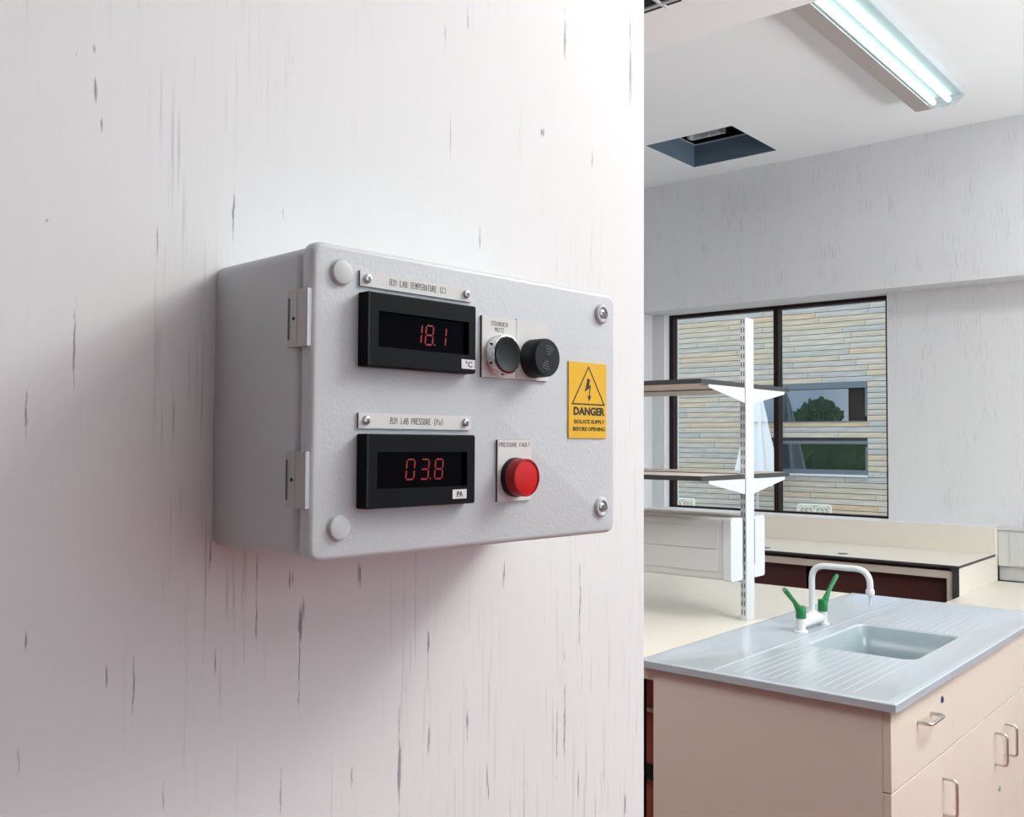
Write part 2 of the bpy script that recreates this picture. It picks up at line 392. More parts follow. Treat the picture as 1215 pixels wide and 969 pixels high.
vb = NB()
bx(vb, -hx-.26, -hx-.25, -hy-.25, hy+.25, .15, .60); bx(vb, hx+.25, hx+.26, -hy-.25, hy+.25, .15, .60); bx(vb, -hx-.25, hx+.25, hy+.25, hy+.26, .15, .60)
obj('void_side', vb, M['void'], ht)
b = NB(); bx(b, -.26, -.02, .20, .22, .152, .235); bx(b, -.26, -.24, .16, .20, .150, .235); bx(b, -.13, -.115, .18, .20, .150, .22); bx(b, -.06, -.04, .17, .20, .150, .22)
obj('bracket', b, M['white'], ht)

# ================================================================= CEILING LAMP
lp = thing('ceiling_lamp', 'long twin-tube fluorescent lamp with clear diffuser under the white ceiling', 'lamp', (-1.44, 4.30, ZC))
L0, L1 = -.78, .76
b = NB(); prism(b, [(-.118, -.045), (.108, -.045), (.108, 0), (-.118, 0)], lambda u, v, h: (u, h, v), L0, L1, 0); obj('housing', b, M['lampbody'], lp, bevel=.004)
b = NB(); prism(b, [(-.124, -.082), (-.044, -.085), (-.044, -.079), (-.124, -.046)], lambda u, v, h: (u, h, v), L0, L1); obj('wing', b, M['lamp'], lp)
for x in (-.026, .046):
    b = NB(); tube(b, [(x, L0+.03, -.064), (x, L1-.03, -.064)], .013, 14); obj('tube', b, M['tube'], lp)
b = NB(); prism(b, [(-.043, -.0855), (.068, -.0855), (.116, -.046), (.112, -.046), (.066, -.0825), (-.043, -.0825)], lambda u, v, h: (u, h, v), L0+.004, L1-.004); obj('diffuser', b, M['diffuser'], lp)
for y in (L0-.004, L1):
    b = NB(); prism(b, [(-.124, -.082), (-.043, -.086), (.068, -.086), (.118, -.045), (-.124, -.045)], lambda u, v, h: (u, h, v), y, y+.004); obj('end_cap', b, M['diffuser' if y > 0 else 'lampbody'], lp)

# ================================================================= CONTROL BOX
root = FP + wd*.152 - wn*.12; root.z -= .2
cbx = thing('control_box', 'grey metal control box with two red digital readouts, fixed to the white wall', 'control box', root, -A)
def P(n, s, z): return (n+.12, s-.152, z+.2)          # panel coordinates: out from the lid's face, along, height below the lid's top
def pb(bm, n0, n1, s0, s1, z0, z1, mi=0): return bx(bm, n0+.12, n1+.12, s0-.152, s1-.152, z0+.2, z1+.2, mi)
def shell(n0, n1, s0, s1, z0, z1, rc, rf, rb=0):
    bm = NB(); poly = rrect(s0, s1, z0, z1, rc, 6); N = len(poly)
    cs, cz = (s0+s1)/2, (z0+z1)/2
    back = [(n0+rb*(1-math.cos(t*PI/8)), rb*(1-math.sin(t*PI/8))) for t in range(4)] if rb else []
    prof = back + [(n0+rb, 0), (n1-rf, 0)] + [(n1-rf+rf*math.sin(t*PI/2/5), rf*(1-math.cos(t*PI/2/5))) for t in range(1, 6)]
    rings = []
    for nn, ins in prof:
        q = []
        pp = rrect(s0+ins, s1-ins, z0+ins, z1-ins, max(rc-ins, .0015), 6)
        for u, v in pp: q.append(bm.verts.new(P(nn, u, v)))
        rings.append(q)
    for a_, b_ in zip(rings, rings[1:]):
        for k in range(N): bm.faces.new((a_[k], a_[(k+1) % N], b_[(k+1) % N], b_[k]))
    bm.faces.new(rings[0]); bm.faces.new(rings[-1]); return bm
obj('body', shell(-.1198, -.0128, .0015, .3030, -.1985, -.0015, .009, .0085), M['box'], cbx)
obj('lid', shell(-.0110, 0, 0, .3045, -.2, 0, .0085, .0038, .0022), M['box'], cbx)
obj('gasket', shell(-.0127, -.0111, .012, .292, -.188, -.012, .008, .0002), M['blackrub'], cbx)
for z0, z1 in ((-.0665, -.0305), (-.1665, -.1315)):
    h = NB(); pb(h, -.0215, -.0110, -.0032, .0016, z0, z1); pb(h, -.0110, .0004, -.0032, -.0002, z0, z1)
    ho = obj('hinge', h, M['hinge'], cbx, bevel=.0005)
    h = NB(); pb(h, -.0207, -.0192, -.0036, -.0033, z0+.005, z1-.005); obj('slot', h, M['groove'], ho)
    h = NB(); lathe(h, [(.0011, -.0004), (.0011, .0)], P(-.0145, -.0032, (z0+z1)/2), 'y', 16); obj('pin_hole', h, M['void'], ho)
    h = NB(); pb(h, .0004, .0007, -.0032, -.0024, z0, z1); obj('edge', h, M['screw'], ho)
def ph_screw(name, parent, n, s, z, r, hgt, mt, rot=.4):
    bm = NB(); lathe(bm, [(r, 0), (r, hgt*.45), (r*.8, hgt*.85), (r*.45, hgt), (0, hgt*1.02)], P(n, s, z), 'x', 24)
    for k in range(2):
        a_ = rot+k*PI/2; c_, s_ = math.cos(a_), math.sin(a_); l_, w_ = r*.55, r*.12
        prism(bm, [(s+l_*c_-w_*s_, z+l_*s_+w_*c_), (s-l_*c_-w_*s_, z-l_*s_+w_*c_), (s-l_*c_+w_*s_, z-l_*s_-w_*c_), (s+l_*c_+w_*s_, z+l_*s_-w_*c_)],
              lambda u, v, h: P(h, u, v), n+hgt*.5, n+hgt*1.06, 1)
    return obj(name, bm, [mt, M['groove']], parent)
for z in (-.0180, -.1790):                              # blank caps on the hinge side
    bm = NB(); lathe(bm, [(.0092, 0), (.0090, .0004), (.0082, .0002), (.0080, .0016), (.0074, .0026), (.0055, .0031), (0, .0033)], P(0, .0218, z), 'x', 40)
    obj('blank_cap', bm, M['cap'], cbx)
for z in (-.0178, -.1782):                              # lid screws in grommets
    bm = NB(); lathe(bm, [(.0084, 0), (.0083, .0012), (.0072, .0024), (.0056, .0026), (.0047, .0018), (.0044, .0004)], P(0, .2855, z), 'x', 40)
    sc = obj('lid_screw', bm, M['white'], cbx)
    ph_screw('screw_head', sc, .0004, .2855, z, .0040, .0019, M['screw'], .9)

def add_text(bm, txt, cs, cz, wid, hei, n0, n1, mi=1, bold=0.0):
    c = bpy.data.curves.new('t', 'FONT'); c.body = txt; c.size = 1; c.extrude = .5; c.offset = bold; c.resolution_u = 3; c.align_x = 'CENTER'
    o = bpy.data.objects.new('t', c); COL.objects.link(o); dg = bpy.context.evaluated_depsgraph_get()
    me = bpy.data.meshes.new_from_object(o.evaluated_get(dg))
    xs = [v.co.x for v in me.vertices]; ys = [v.co.y for v in me.vertices]
    x0, x1, y0, y1 = min(xs), max(xs), min(ys), max(ys)
    for v in me.vertices:
        u = cs + ((v.co.x-x0)/(x1-x0)-.5)*wid; q = cz + ((v.co.y-y0)/(y1-y0)-.5)*hei
        v.co = P(n1 if v.co.z > 0 else n0, u, q)
    k = len(bm.faces); bm.from_mesh(me); bm.faces.ensure_lookup_table()
    for i in range(k, len(bm.faces)): bm.faces[i].material_index = mi
    bpy.data.objects.remove(o); bpy.data.curves.remove(c); bpy.data.meshes.remove(me)

GL = {'A': [[(0,0),(.5,1),(1,0)],[(.2,.38),(.8,.38)]], 'B': [[(0,0),(0,1),(.7,1),(.9,.88),(.9,.64),(.7,.53),(0,.53)],[(.7,.53),(1,.4),(1,.13),(.75,0),(0,0)]],
 'C': [[(1,.85),(.8,1),(.2,1),(0,.82),(0,.18),(.2,0),(.8,0),(1,.15)]], 'D': [[(0,0),(0,1),(.65,1),(1,.75),(1,.25),(.65,0),(0,0)]],
 'E': [[(1,1),(0,1),(0,0),(1,0)],[(0,.53),(.75,.53)]], 'F': [[(1,1),(0,1),(0,0)],[(0,.53),(.75,.53)]], 'L': [[(0,1),(0,0),(1,0)]],
 'M': [[(0,0),(0,1),(.5,.45),(1,1),(1,0)]], 'N': [[(0,0),(0,1),(1,0),(1,1)]], 'O': [[(.2,0),(0,.18),(0,.82),(.2,1),(.8,1),(1,.82),(1,.18),(.8,0),(.2,0)]],
 'P': [[(0,0),(0,1),(.75,1),(1,.87),(1,.6),(.75,.47),(0,.47)]], 'R': [[(0,0),(0,1),(.75,1),(1,.87),(1,.6),(.75,.5),(0,.5)],[(.55,.5),(1,0)]],
 'S': [[(1,.86),(.8,1),(.2,1),(0,.86),(0,.66),(.2,.54),(.8,.46),(1,.34),(1,.14),(.8,0),(.2,0),(0,.14)]], 'T': [[(0,1),(1,1)],[(.5,1),(.5,0)]],
 'U': [[(0,1),(0,.18),(.2,0),(.8,0),(1,.18),(1,1)]], '1': [[(.2,.8),(.55,1),(.55,0)]], '3': [[(0,.86),(.2,1),(.8,1),(1,.85),(1,.66),(.75,.53),(.4,.53)],[(.75,.53),(1,.4),(1,.15),(.8,0),(.2,0),(0,.14)]],
 '(': [[(.7,1.1),(.35,.8),(.35,.2),(.7,-.1)]], ')': [[(.3,1.1),(.65,.8),(.65,.2),(.3,-.1)]], 'a': [[(.1,.62),(.7,.66),(.9,.5),(.9,0)],[(.9,.36),(.3,.36),(.1,.24),(.1,.1),(.3,0),(.9,.08)]], ' ': []}
def engrave(bm, txt, cs, cz, wid, hei, n0, n1, mi=1, t=.00034):
    adv = wid/(len(txt)-.32); cw = adv*.66; x = cs-wid/2
    for ch in txt:
        for pl_ in GL[ch]:
            for p0, p1 in zip(pl_, pl_[1:]):
                a_ = Vector((x+p0[0]*cw, cz+(p0[1]-.5)*hei)); b_ = Vector((x+p1[0]*cw, cz+(p1[1]-.5)*hei)); d = (b_-a_).normalized(); q = Vector((-d.y, d.x))*t/2
                a_ -= d*t*.4; b_ += d*t*.4
                prism(bm, [tuple(a_+q), tuple(b_+q), tuple(b_-q), tuple(a_-q)], lambda u, v, h: P(h, u, v), n0, n1, mi)
        x += adv
# engraved name plates with two screws
for txt, z0, z1, sA, sB, zt, lab in (('B31 LAB TEMPERATURE (C)', -.0247, -.0148, .0600, .1100, -.0195, 'engraved strip reading B31 LAB TEMPERATURE (C)'),
                                ('B31 LAB PRESSURE (Pa)', -.1165, -.1065, .0618, .1080, -.1113, 'engraved strip reading B31 LAB PRESSURE (Pa)')):
    bm = NB(); pb(bm, 0, .0010, .0357, .1350, z0, z1, 2); pb(bm, .0010, .0016, .0357, .1350, z0, z1, 0)
    engrave(bm, txt, (sA+sB)/2, zt, sB-sA, .0038, .0015, .00172)
    np_ = obj('name_plate', bm, [M['plate'], M['ink'], M['core']], cbx, smooth=None); np_['label'] = lab
    for s_ in (.0415, .1292):
        ph_screw('plate_screw', np_, .0016, s_, (z0+z1)/2+.0002, .0030, .0022, M['screw'], .6+s_*9)

# the two panel meters
SEG = {'a': ((0, 1), (1, 1)), 'b': ((1, 1), (1, .5)), 'c': ((1, .5), (1, 0)), 'd': ((0, 0), (1, 0)), 'e': ((0, .5), (0, 0)), 'f': ((0, 1), (0, .5)), 'g': ((0, .5), (1, .5))}
DIG = {'0': 'abcdef', '1': 'bc', '3': 'abcdg', '8': 'abcdefg'}
def meter(zt, win, digits, unit, tagbox, lab):
    s0, s1, z0, z1, n1 = .0357, .1317, zt-.048, zt, .0100
    bm = NB(); wa, wb, wc, wd_ = win                    # window s0, s1, z0, z1
    so = rrect(s0, s1, z0, z1, .0012, 3); 
    prof = [(so, 0), (so, n1-.0014), (rrect(s0+.0002, s1-.0002, z0+.0002, z1-.0002, .0012, 3), n1-.0008), (rrect(s0+.0008, s1-.0008, z0+.0008, z1-.0008, .001, 3), n1),
            (rrect(wa, wb, wc, wd_, .0006, 3), n1), (rrect(wa, wb, wc, wd_, .0006, 3), n1-.0030)]
    rings = [[bm.verts.new(P(h, u, v)) for u, v in pl] for pl, h in prof]; N = len(so)
    for a_, b_ in zip(rings, rings[1:]):
        for k in range(N): bm.faces.new((a_[k], a_[(k+1) % N], b_[(k+1) % N], b_[k]))
    bm.faces.new(rings[0])
    mo = obj('display_meter', bm, M['black'], cbx); mo['label'] = lab
    bm = NB(); pb(bm, n1-.0050, n1-.0030, wa, wb, wc, wd_); obj('display_lens', bm, M['lens'], mo)
    bm = NB(); pb(bm, n1-.0008, n1+.0003, s0+.0003, s0+.0016, z0+.001, z1-.0002); obj('clip_edge', bm, M['blackrub'], mo)
    for ch, sd, wdg, zb, ht_, dot in digits:
        bm = NB()
        def G(u, v, h): return P(h, sd+u*wdg+(v-.5)*.0012, zb+v*ht_)
        t = .0011
        for sg in DIG[ch]:
            (x0_, y0_), (x1_, y1_) = SEG[sg]
            p0 = Vector((x0_*wdg, y0_*ht_)); p1 = Vector((x1_*wdg, y1_*ht_)); d = (p1-p0).normalized(); p0 += d*.0005; p1 -= d*.0005
            q = Vector((-d.y, d.x)); h_ = t/2
            poly = [p0, p0+d*h_+q*h_, p1-d*h_+q*h_, p1, p1-d*h_-q*h_, p0+d*h_-q*h_]
            prism(bm, [(v.x/wdg, v.y/ht_) for v in poly], G, n1-.0030, n1-.0027)
        if dot:
            c0 = (wdg+.0022)/wdg; r_ = .0006
            prism(bm, [(c0+r_/wdg*math.cos(a_*PI/4), r_/ht_*math.sin(a_*PI/4)+.02) for a_ in range(8)], G, n1-.0030, n1-.0027)
        obj('digit', bm, M['led'], mo, smooth=None)
    ta, tb, tcz, td = tagbox
    bm = NB(); pb(bm, n1, n1+.0004, ta, tb, tcz, td); add_text(bm, unit, (ta+tb)/2+(.0005 if unit[0] != 'P' else 0), (tcz+td)/2, (tb-ta)*(.5 if unit[0] != 'P' else .42), (td-tcz)*.62, n1+.0003, n1+.0006, bold=.01)
    u_ = obj('unit_label', bm, [M['labelw'], M['ink']], mo, smooth=None); u_['label'] = 'white label reading ' + ('degrees C' if unit[0] != 'P' else 'PA')
meter(-.0288, (.0445, .1245, -.0640, -.0408), [('1', .0765, .0066, -.0590, .0130, False), ('8', .0868, .0066, -.0592, .0130, True), ('1', .0985, .0066, -.0592, .0130, False)],
      '\u00b0C', (.1172, .1300, -.0738, -.0672), 'upper readout showing 18.1')
meter(-.1200, (.0445, .1235, -.1555, -.1318), [('0', .0710, .0068, -.1500, .0132, False), ('3', .0835, .0068, -.1500, .0132, True), ('8', .0962, .0068, -.1500, .0132, False)],
      'PA', (.1098, .1228, -.1642, -.1578), 'lower readout showing 03.8')

# legend plates, push button, sounder, fault lamp
def legend(s0, s1, z0, z1, lines, lab):
    bm = NB(); pb(bm, 0, .0012, s0, s1, z0, z1, 2); pb(bm, .0012, .0019, s0+.0001, s1-.0001, z0+.0001, z1-.0001, 0)
    for txt, cs, cz, wid, hei in lines: engrave(bm, txt, cs, cz, wid, hei, .0018, .00202, t=.0003)
    o = obj('legend_plate', bm, [M['plate'], M['ink'], M['core']], cbx, smooth=None)
    if lab: o['label'] = lab
legend(.1452, .1812, -.0778, -.0328, [('SOUNDER', .1632, -.0378, .0170, .0030), ('MUTE', .1632, -.0422, .0095, .0030)], 'engraved plate reading SOUNDER MUTE')
legend(.1816, .2175, -.0776, -.0322, [], 'blank engraved plate')
legend(.1620, .1986, -.1688, -.1232, [('PRESSURE FAULT', .1803, -.1268, .0330, .0029)], 'engraved plate reading PRESSURE FAULT')
bm = NB(); lathe(bm, [(.0148, .0019), (.0148, .003), (.0143, .0036), (.0141, .0092), (.0146, .0096), (.0145, .0104), (.0136, .0109), (.0134, .0090)], P(0, .1625, -.0610), 'x', 56)
pbz = obj('push_button', bm, M['chrome'], cbx)
bm = NB(); lathe(bm, [(.0134, .0098), (.0133, .0112), (.0126, .0116), (.0112, .0113), (.0085, .0105), (.0045, .0100), (0, .0098)], P(0, .1625, -.0610), 'x', 56); obj('button_cap', bm, M['blackrub'], pbz)
for k in range(6):
    a_ = k*PI/3+.5; bm = NB(); cs, cz = .1625+.0142*math.cos(a_), -.061+.0142*math.sin(a_); pb(bm, .0058, .0070, cs-.0012, cs+.0012, cz-.0006, cz+.0006); obj('notch', bm, M['void'], pbz)
bm = NB(); lathe(bm, [(.0147, .0019), (.0147, .0120), (.0145, .0158), (.0137, .0170), (.0, .0170)], P(0, .1998, -.0610), 'x', 56)
snd = obj('sounder', bm, M['blackrub'], cbx)
bm = NB(); lathe(bm, [(.0017, .0168), (.0017, .01712), (.0, .01712)], P(0, .1998, -.0610), 'x', 20); obj('sound_hole', bm, M['void'], snd)
for k in range(6):
    a_ = k*PI/3+.25; bm = NB(); lathe(bm, [(.0009, .0168), (.0009, .0171), (0, .0171)], P(0, .1998+.0088*math.cos(a_), -.061+.0088*math.sin(a_)), 'x', 12); obj('sound_hole', bm, M['void'], snd)
for side_ in (0, PI):
    bm = NB()
    for r_ in (.0030, .0049, .0068, .0087):
        hw_ = .00022; a0, a1 = side_+math.radians(42), side_+math.radians(104); nseg = 10; pol = []
        for i in range(nseg+1): t = a0+(a1-a0)*i/nseg; pol.append((.1998+(r_+hw_)*math.cos(t), -.061+(r_+hw_)*math.sin(t)))
        for i in range(nseg, -1, -1): t = a0+(a1-a0)*i/nseg; pol.append((.1998+(r_-hw_)*math.cos(t), -.061+(r_-hw_)*math.sin(t)))
        prism(bm, pol, lambda u, v, h: P(h, u, v), .0169, .01712)
    obj('ring_mark', bm, M['ringm'], snd, smooth=None)
bm = NB(); lathe(bm, [(.0146, .0019), (.0146, .0058), (.0142, .0062), (0, .0062)], P(0, .1796, -.1510), 'x', 56); ilc = obj('indicator_lamp', bm, M['blackrub'], cbx)
bm = NB(); lathe(bm, [(.0141, .0060), (.0141, .0140), (.0137, .0151), (.0128, .0153), (.0124, .0145)], P(0, .1796, -.1510), 'x', 56); obj('lens_ring', bm, M['redside'], ilc)
bm = NB(); lathe(bm, [(.0124, .0125), (.0124, .0145), (.0108, .0148), (.0060, .0152), (0, .0153)], P(0, .1796, -.1510), 'x', 56); obj('lens', bm, M['redlens'], ilc)

# yellow warning sign: triangle, flash arrow and words
bm = NB(); pb(bm, 0, .0009, .2432, .2915, -.1213, -.0598, 0)
def FN(u, v, h): return P(h, u, v)
cx_, top_, bot_, hw2 = .2680, -.0632, -.0938, .0205
for p0, p1 in (((cx_, top_), (cx_-hw2, bot_)), ((cx_-hw2, bot_), (cx_+hw2, bot_)), ((cx_+hw2, bot_), (cx_, top_))):
    a_, b_ = Vector(p0), Vector(p1); d = (b_-a_).normalized(); q = Vector((-d.y, d.x))*.00055; a_ -= d*.0004; b_ += d*.0004
    prism(bm, [tuple(a_+q), tuple(b_+q), tuple(b_-q), tuple(a_-q)], FN, .0008, .00105, 1)
T_ = [(-.0008, .0095), (.0024, .0085), (.0012, .0026), (.0036, .0040), (.0021, -.0062), (.0012, -.0062), (.0020, .0012), (-.0046, -.0022), (-.0030, .0020)]
prism(bm, [(cx_-.0005+u*.95, -.0815+v*.95) for u, v in T_], FN, .0008, .00108, 1)
prism(bm, [(cx_-.0012, -.0870), (cx_+.0034, -.0866), (cx_+.0008, -.0912)], FN, .0008, .00112, 1)
add_text(bm, 'DANGER', .2692, -.0995, .0400, .0068, .0008, .00105, bold=.045)
add_text(bm, 'ISOLATE SUPPLY', .2694, -.1080, .0392, .0033, .0008, .00105, bold=.02)
add_text(bm, 'BEFORE OPENING', .2690, -.1139, .0410, .0033, .0008, .00105, bold=.02)
sg = obj('warning_sign', bm, [M['yellow'], M['ink']], cbx, smooth=None); sg['label'] = 'yellow sign reading DANGER ISOLATE SUPPLY BEFORE OPENING'

# ================================================================= SINK UNIT (end of the island bench)
TX0, TX1, TY0, TY1 = -1.455, -.757, 2.265, 3.845
BX0, BX1, BY0, BY1 = -1.190, -.879, 2.777, 3.222
wt = thing('sink_worktop', 'blue-grey resin worktop with a square sink bowl and ribbed drainers', 'worktop', ((TX0+TX1)/2, (TY0+TY1)/2, .88))
o_ = Vector(wt.location)
def rel(bm, o=o_):
    for v in bm.verts: v.co -= o
    return bm
bm = NB(); nseg = 8
inner = rrect(BX0, BX1, BY0, BY1, .035, nseg)
outer = []
cxx, cyy = (BX0+BX1)/2, (BY0+BY1)/2
IX0, IX1, IY0, IY1 = TX0+.022, TX1-.022, TY0+.022, TY1-.022
def toward(u, v, X0, X1, Y0, Y1, quad, i):
    # outer loop with the same count: each quarter covers one corner
    cs = {0: (X1, Y1), 1: (X0, Y1), 2: (X0, Y0), 3: (X1, Y0)}[quad]
    h = nseg/2
    if i == h: return cs
    mx_, my_ = u, v
    t = abs(i-h)/h
    if (quad in (0, 2)) == (i < h): return (cs[0], cs[1]+(my_-cs[1])*t)
    return (cs[0]+(mx_-cs[0])*t, cs[1])
def loopo(X0, X1, Y0, Y1):
    out = []
    for qd in range(4):
        for i in range(nseg+1):
            u, v = inner[qd*(nseg+1)+i]; out.append(toward(u, v, X0, X1, Y0, Y1, qd, i))
    return out
loops = [(loopo(TX0, TX1, TY0, TY1), .880), (loopo(TX0, TX1, TY0, TY1), .898), (loopo(TX0+.002, TX1-.002, TY0+.002, TY1-.002), .900),
         (loopo(IX0, IX1, IY0, IY1), .900), (loopo(IX0+.008, IX1-.008, IY0+.008, IY1-.008), .8975),
         ([(p[0], p[1]) for p in rrect(BX0-.006, BX1+.006, BY0-.006, BY1+.006, .041, nseg)], .8968), (inner, .892)]
rings = [[bm.verts.new((u, v, z)) for u, v in lp_] for lp_, z in loops]; N = len(inner)
for a_, b_ in zip(rings, rings[1:]):
    for k in range(N): bm.faces.new((a_[k], a_[(k+1) % N], b_[(k+1) % N], b_[k]))
bmesh.ops.remove_doubles(bm, verts=bm.verts, dist=1e-5)
obj('slab', rel(bm), M['sink'], wt, smooth=25)
bm = NB(); rings = []
for ins, z in ((-.0, .8919), (.006, .78), (.012, .715), (.03, .700)):
    rings.append([bm.verts.new((u, v, z)) for u, v in rrect(BX0+ins, BX1-ins, BY0+ins, BY1-ins, .035, nseg)])
for a_, b_ in zip(rings, rings[1:]):
    for k in range(N): bm.faces.new((a_[k], a_[(k+1) % N], b_[(k+1) % N], b_[k]))
bm.faces.new(rings[-1]); bw = rel(bm)
bo = obj('sink_bowl', bw, M['bowl'], wt)
sd_ = bo.modifiers.new('thick', 'SOLIDIFY'); sd_.thickness = .004; sd_.offset = 1
bm = NB(); lathe(bm, [(.035, .7005), (.035, .7030), (.02, .7025), (0, .7015)], (cxx, cyy, 0), 'z', 32); obj('drain', rel(bm), M['steel'], bo)
for side_, (ya, yb_) in enumerate(((2.32, 2.755), (3.245, 3.79))):
    for k in range(13):
        x = -1.192+k*.0262
        bm = NB(); prism(bm, [(x-.0042, .8967), (x-.0012, .8978), (x+.0012, .8978), (x+.0042, .8967)], lambda u, v, h: (u, h, v), ya, yb_); obj('drainer_ridge', rel(bm), M['sink'], wt)
bm = NB(); prism(bm, [(-1.250, .8967), (-1.246, .8990), (-1.242, .8990), (-1.238, .8967)], lambda u, v, h: (u, h, v), IY0+.01, IY1-.01); obj('ledge_rib', rel(bm), M['sink'], wt)

# sink tap: two pillars, a bridge, a square-arched spout, green levers
tp = thing('sink_tap', 'white lab mixer tap with square-arched spout and two green levers', 'tap', (-1.28, 3.035, .8972))
def tl(name, bm, mt, par=None): return obj(name, bm, mt, par or tp)
for y, sg_ in ((-.088, -1), (.088, 1)):
    bm = NB(); lathe(bm, [(.0225, 0), (.0225, .004), (.0205, .006), (.0145, .007), (.0145, .044), (.0, .044)], (0, y, 0), 'z', 32); pl = tl('pillar', bm, M['white'])
    bm = NB(); lathe(bm, [(.0162, .045), (.0158, .079), (.0145, .083), (0, .083)], (0, y, 0), 'z', 28)
    tube(bm, [(0, y+sg_*.004, .056), (0, y+sg_*.016, .075), (0, y+sg_*.050, .103), (0, y+sg_*.112, .143), (0, y+sg_*.124, .150)], [.0125, .0115, .0068, .0080, .0065], 14)
    tl('lever', bm, M['green'])['label'] = 'green lever handle'
bm = NB(); tube(bm, [(0, -.078, .024), (0, -.05, .026), (0, -.02, .032), (0, .02, .032), (0, .05, .026), (0, .078, .024)], [.012, .016, .021, .021, .016, .012], 20); tl('bridge', bm, M['white'])
bm = NB(); lathe(bm, [(.015, .030), (.015, .052), (.012, .058), (.0, .058)], (0, 0, 0), 'z', 24); tl('spout_collar', bm, M['white'])
bm = NB(); tube(bm, arc_path([(0, 0, .045), (0, 0, .206), (.190, 0, .206), (.190, 0, .142)], .048, 9), .0098, 20)
lathe(bm, [(.0125, .128), (.0135, .133), (.0135, .141), (.0115, .146), (0, .146)], (.190, 0, 0), 'z', 24)
sp = tl('spout', bm, M['white'])
bm = NB(); lathe(bm, [(.0034, .094), (.0046, .128), (0, .128)], (.190, 0, 0), 'z', 16); tl('nozzle', bm, M['white'], sp)

# base cabinet
FX = -.774
cb_ = thing('sink_cabinet', 'cream laminate base cabinet under the sink with drawer and three doors', 'cabinet', ((TX0+FX)/2, (2.285+3.82)/2, 0))
oc = Vector(cb_.location)
def cbo(name, bm, mt, par=None, **k): return obj(name, rel(bm, oc), mt, par or cb_, **k)
cbo('side_panel', box(-1.418, FX-.020, 2.283, 2.301, .10, .8795), M['cream'])
cbo('side_panel', box(-1.418, FX-.020, 3.802, 3.820, .10, .8795), M['cream'])
cbo('back_panel', box(-1.418, -1.402, 2.301, 3.802, .10, .8795), M['brown'])
cbo('bottom_panel', box(-1.402, FX-.020, 2.301, 3.802, .10, .118), M['cream'])
cbo('front_rail', box(FX-.040, FX-.0205, 2.301, 3.802, .672, .700), M['cream'])
cbo('plinth', box(-1.40, FX-.07, 2.30, 3.80, .0, .10), M['edge'])
cbo('stile', box(FX-.040, FX-.0205, 2.755, 2.785, .118, .672), M['cream'])
def handle(par, pts, name='handle'):
    bm = NB(); tube(bm, arc_path(pts, .012, 6), .0042, 12); return cbo(name, bm, M['steel'], par)
def front(name, y0, y1, z0, z1): return cbo(name, box(FX-.0195, FX, y0, y1, z0, z1), M['cream'], bevel=.0012)
dr = front('drawer', 2.283, 2.7695, .6885, .8785)
handle(dr, [(FX+.0005, 2.472, .812), (FX+.034, 2.472, .812), (FX+.034, 2.578, .812), (FX+.0005, 2.578, .812)])
bm = NB(); lathe(bm, [(.009, .0), (.009, .002), (.006, .0035), (0, .0035)], (FX, 2.673, .828), 'x', 20); cbo('lock', bm, M['blue'], dr)
p2 = front('drawer', 2.7705, 3.8200, .6885, .8785); p2['label'] = 'long plain fascia panel over the double doors'
d1 = front('door', 2.283, 2.7695, .118, .6855); d2 = front('door', 2.7705, 3.2594, .118, .6855); d3 = front('door', 3.2606, 3.820, .118, .6855)
for d_, y in ((d1, 2.676), (d2, 3.200), (d3, 3.320)):
    handle(d_, [(FX+.0005, y, .622), (FX+.034, y, .622), (FX+.034, y, .528), (FX+.0005, y, .528)])
bm = NB(); lathe(bm, [(.008, .0), (.008, .002), (.006, .0035), (0, .0035)], (FX, 3.262-.02, .442), 'x', 20); cbo('lock', bm, M['lockgreen'], d2)

# ================================================================= ISLAND BENCH (behind the sink unit)
ib = thing('island_bench', 'cream-topped island bench running left behind the sink unit, dark below', 'bench', (-2.3, 3.05, 0))
oi = Vector(ib.location)
def ibo(name, bm, mt, **k): return obj(name, rel(bm, oi), mt, ib, **k)
ibo('worktop', box(-3.1, TX0-.0015, 2.285, 3.825, .879, .8995), M['creamtop'])
ibo('worktop_edge', box(-3.1, TX0-.0015, 2.2835, 2.2848, .879, .8992), M['edge'])
ibo('apron', box(-3.08, -1.4195, 2.290, 2.308, .843, .8785), M['cream'])
ibo('back_apron', box(-3.08, -1.4195, 3.800, 3.818, .843, .8785), M['cream'])
ibo('modesty_panel', box(-3.06, -1.424, 2.40, 2.418, .10, .842), M['redbrown'])
ibo('rail', box(-3.06, -1.424, 2.385, 2.3995, .722, .734), M['steel'])
ibo('lower_rail', box(-3.06, -1.424, 2.385, 2.3995, .530, .570), M['void'])
for x in (-3.06, -1.513):
    ibo('leg', box(x, x+.038, 2.312, 2.338, 0, .842), M['void'])
    ibo('leg', box(x, x+.038, 3.72, 3.77, 0, .842), M['void'])
ibo('foot_rail', box(-3.06, -1.49, 2.42, 3.719, .02, .05), M['void'])

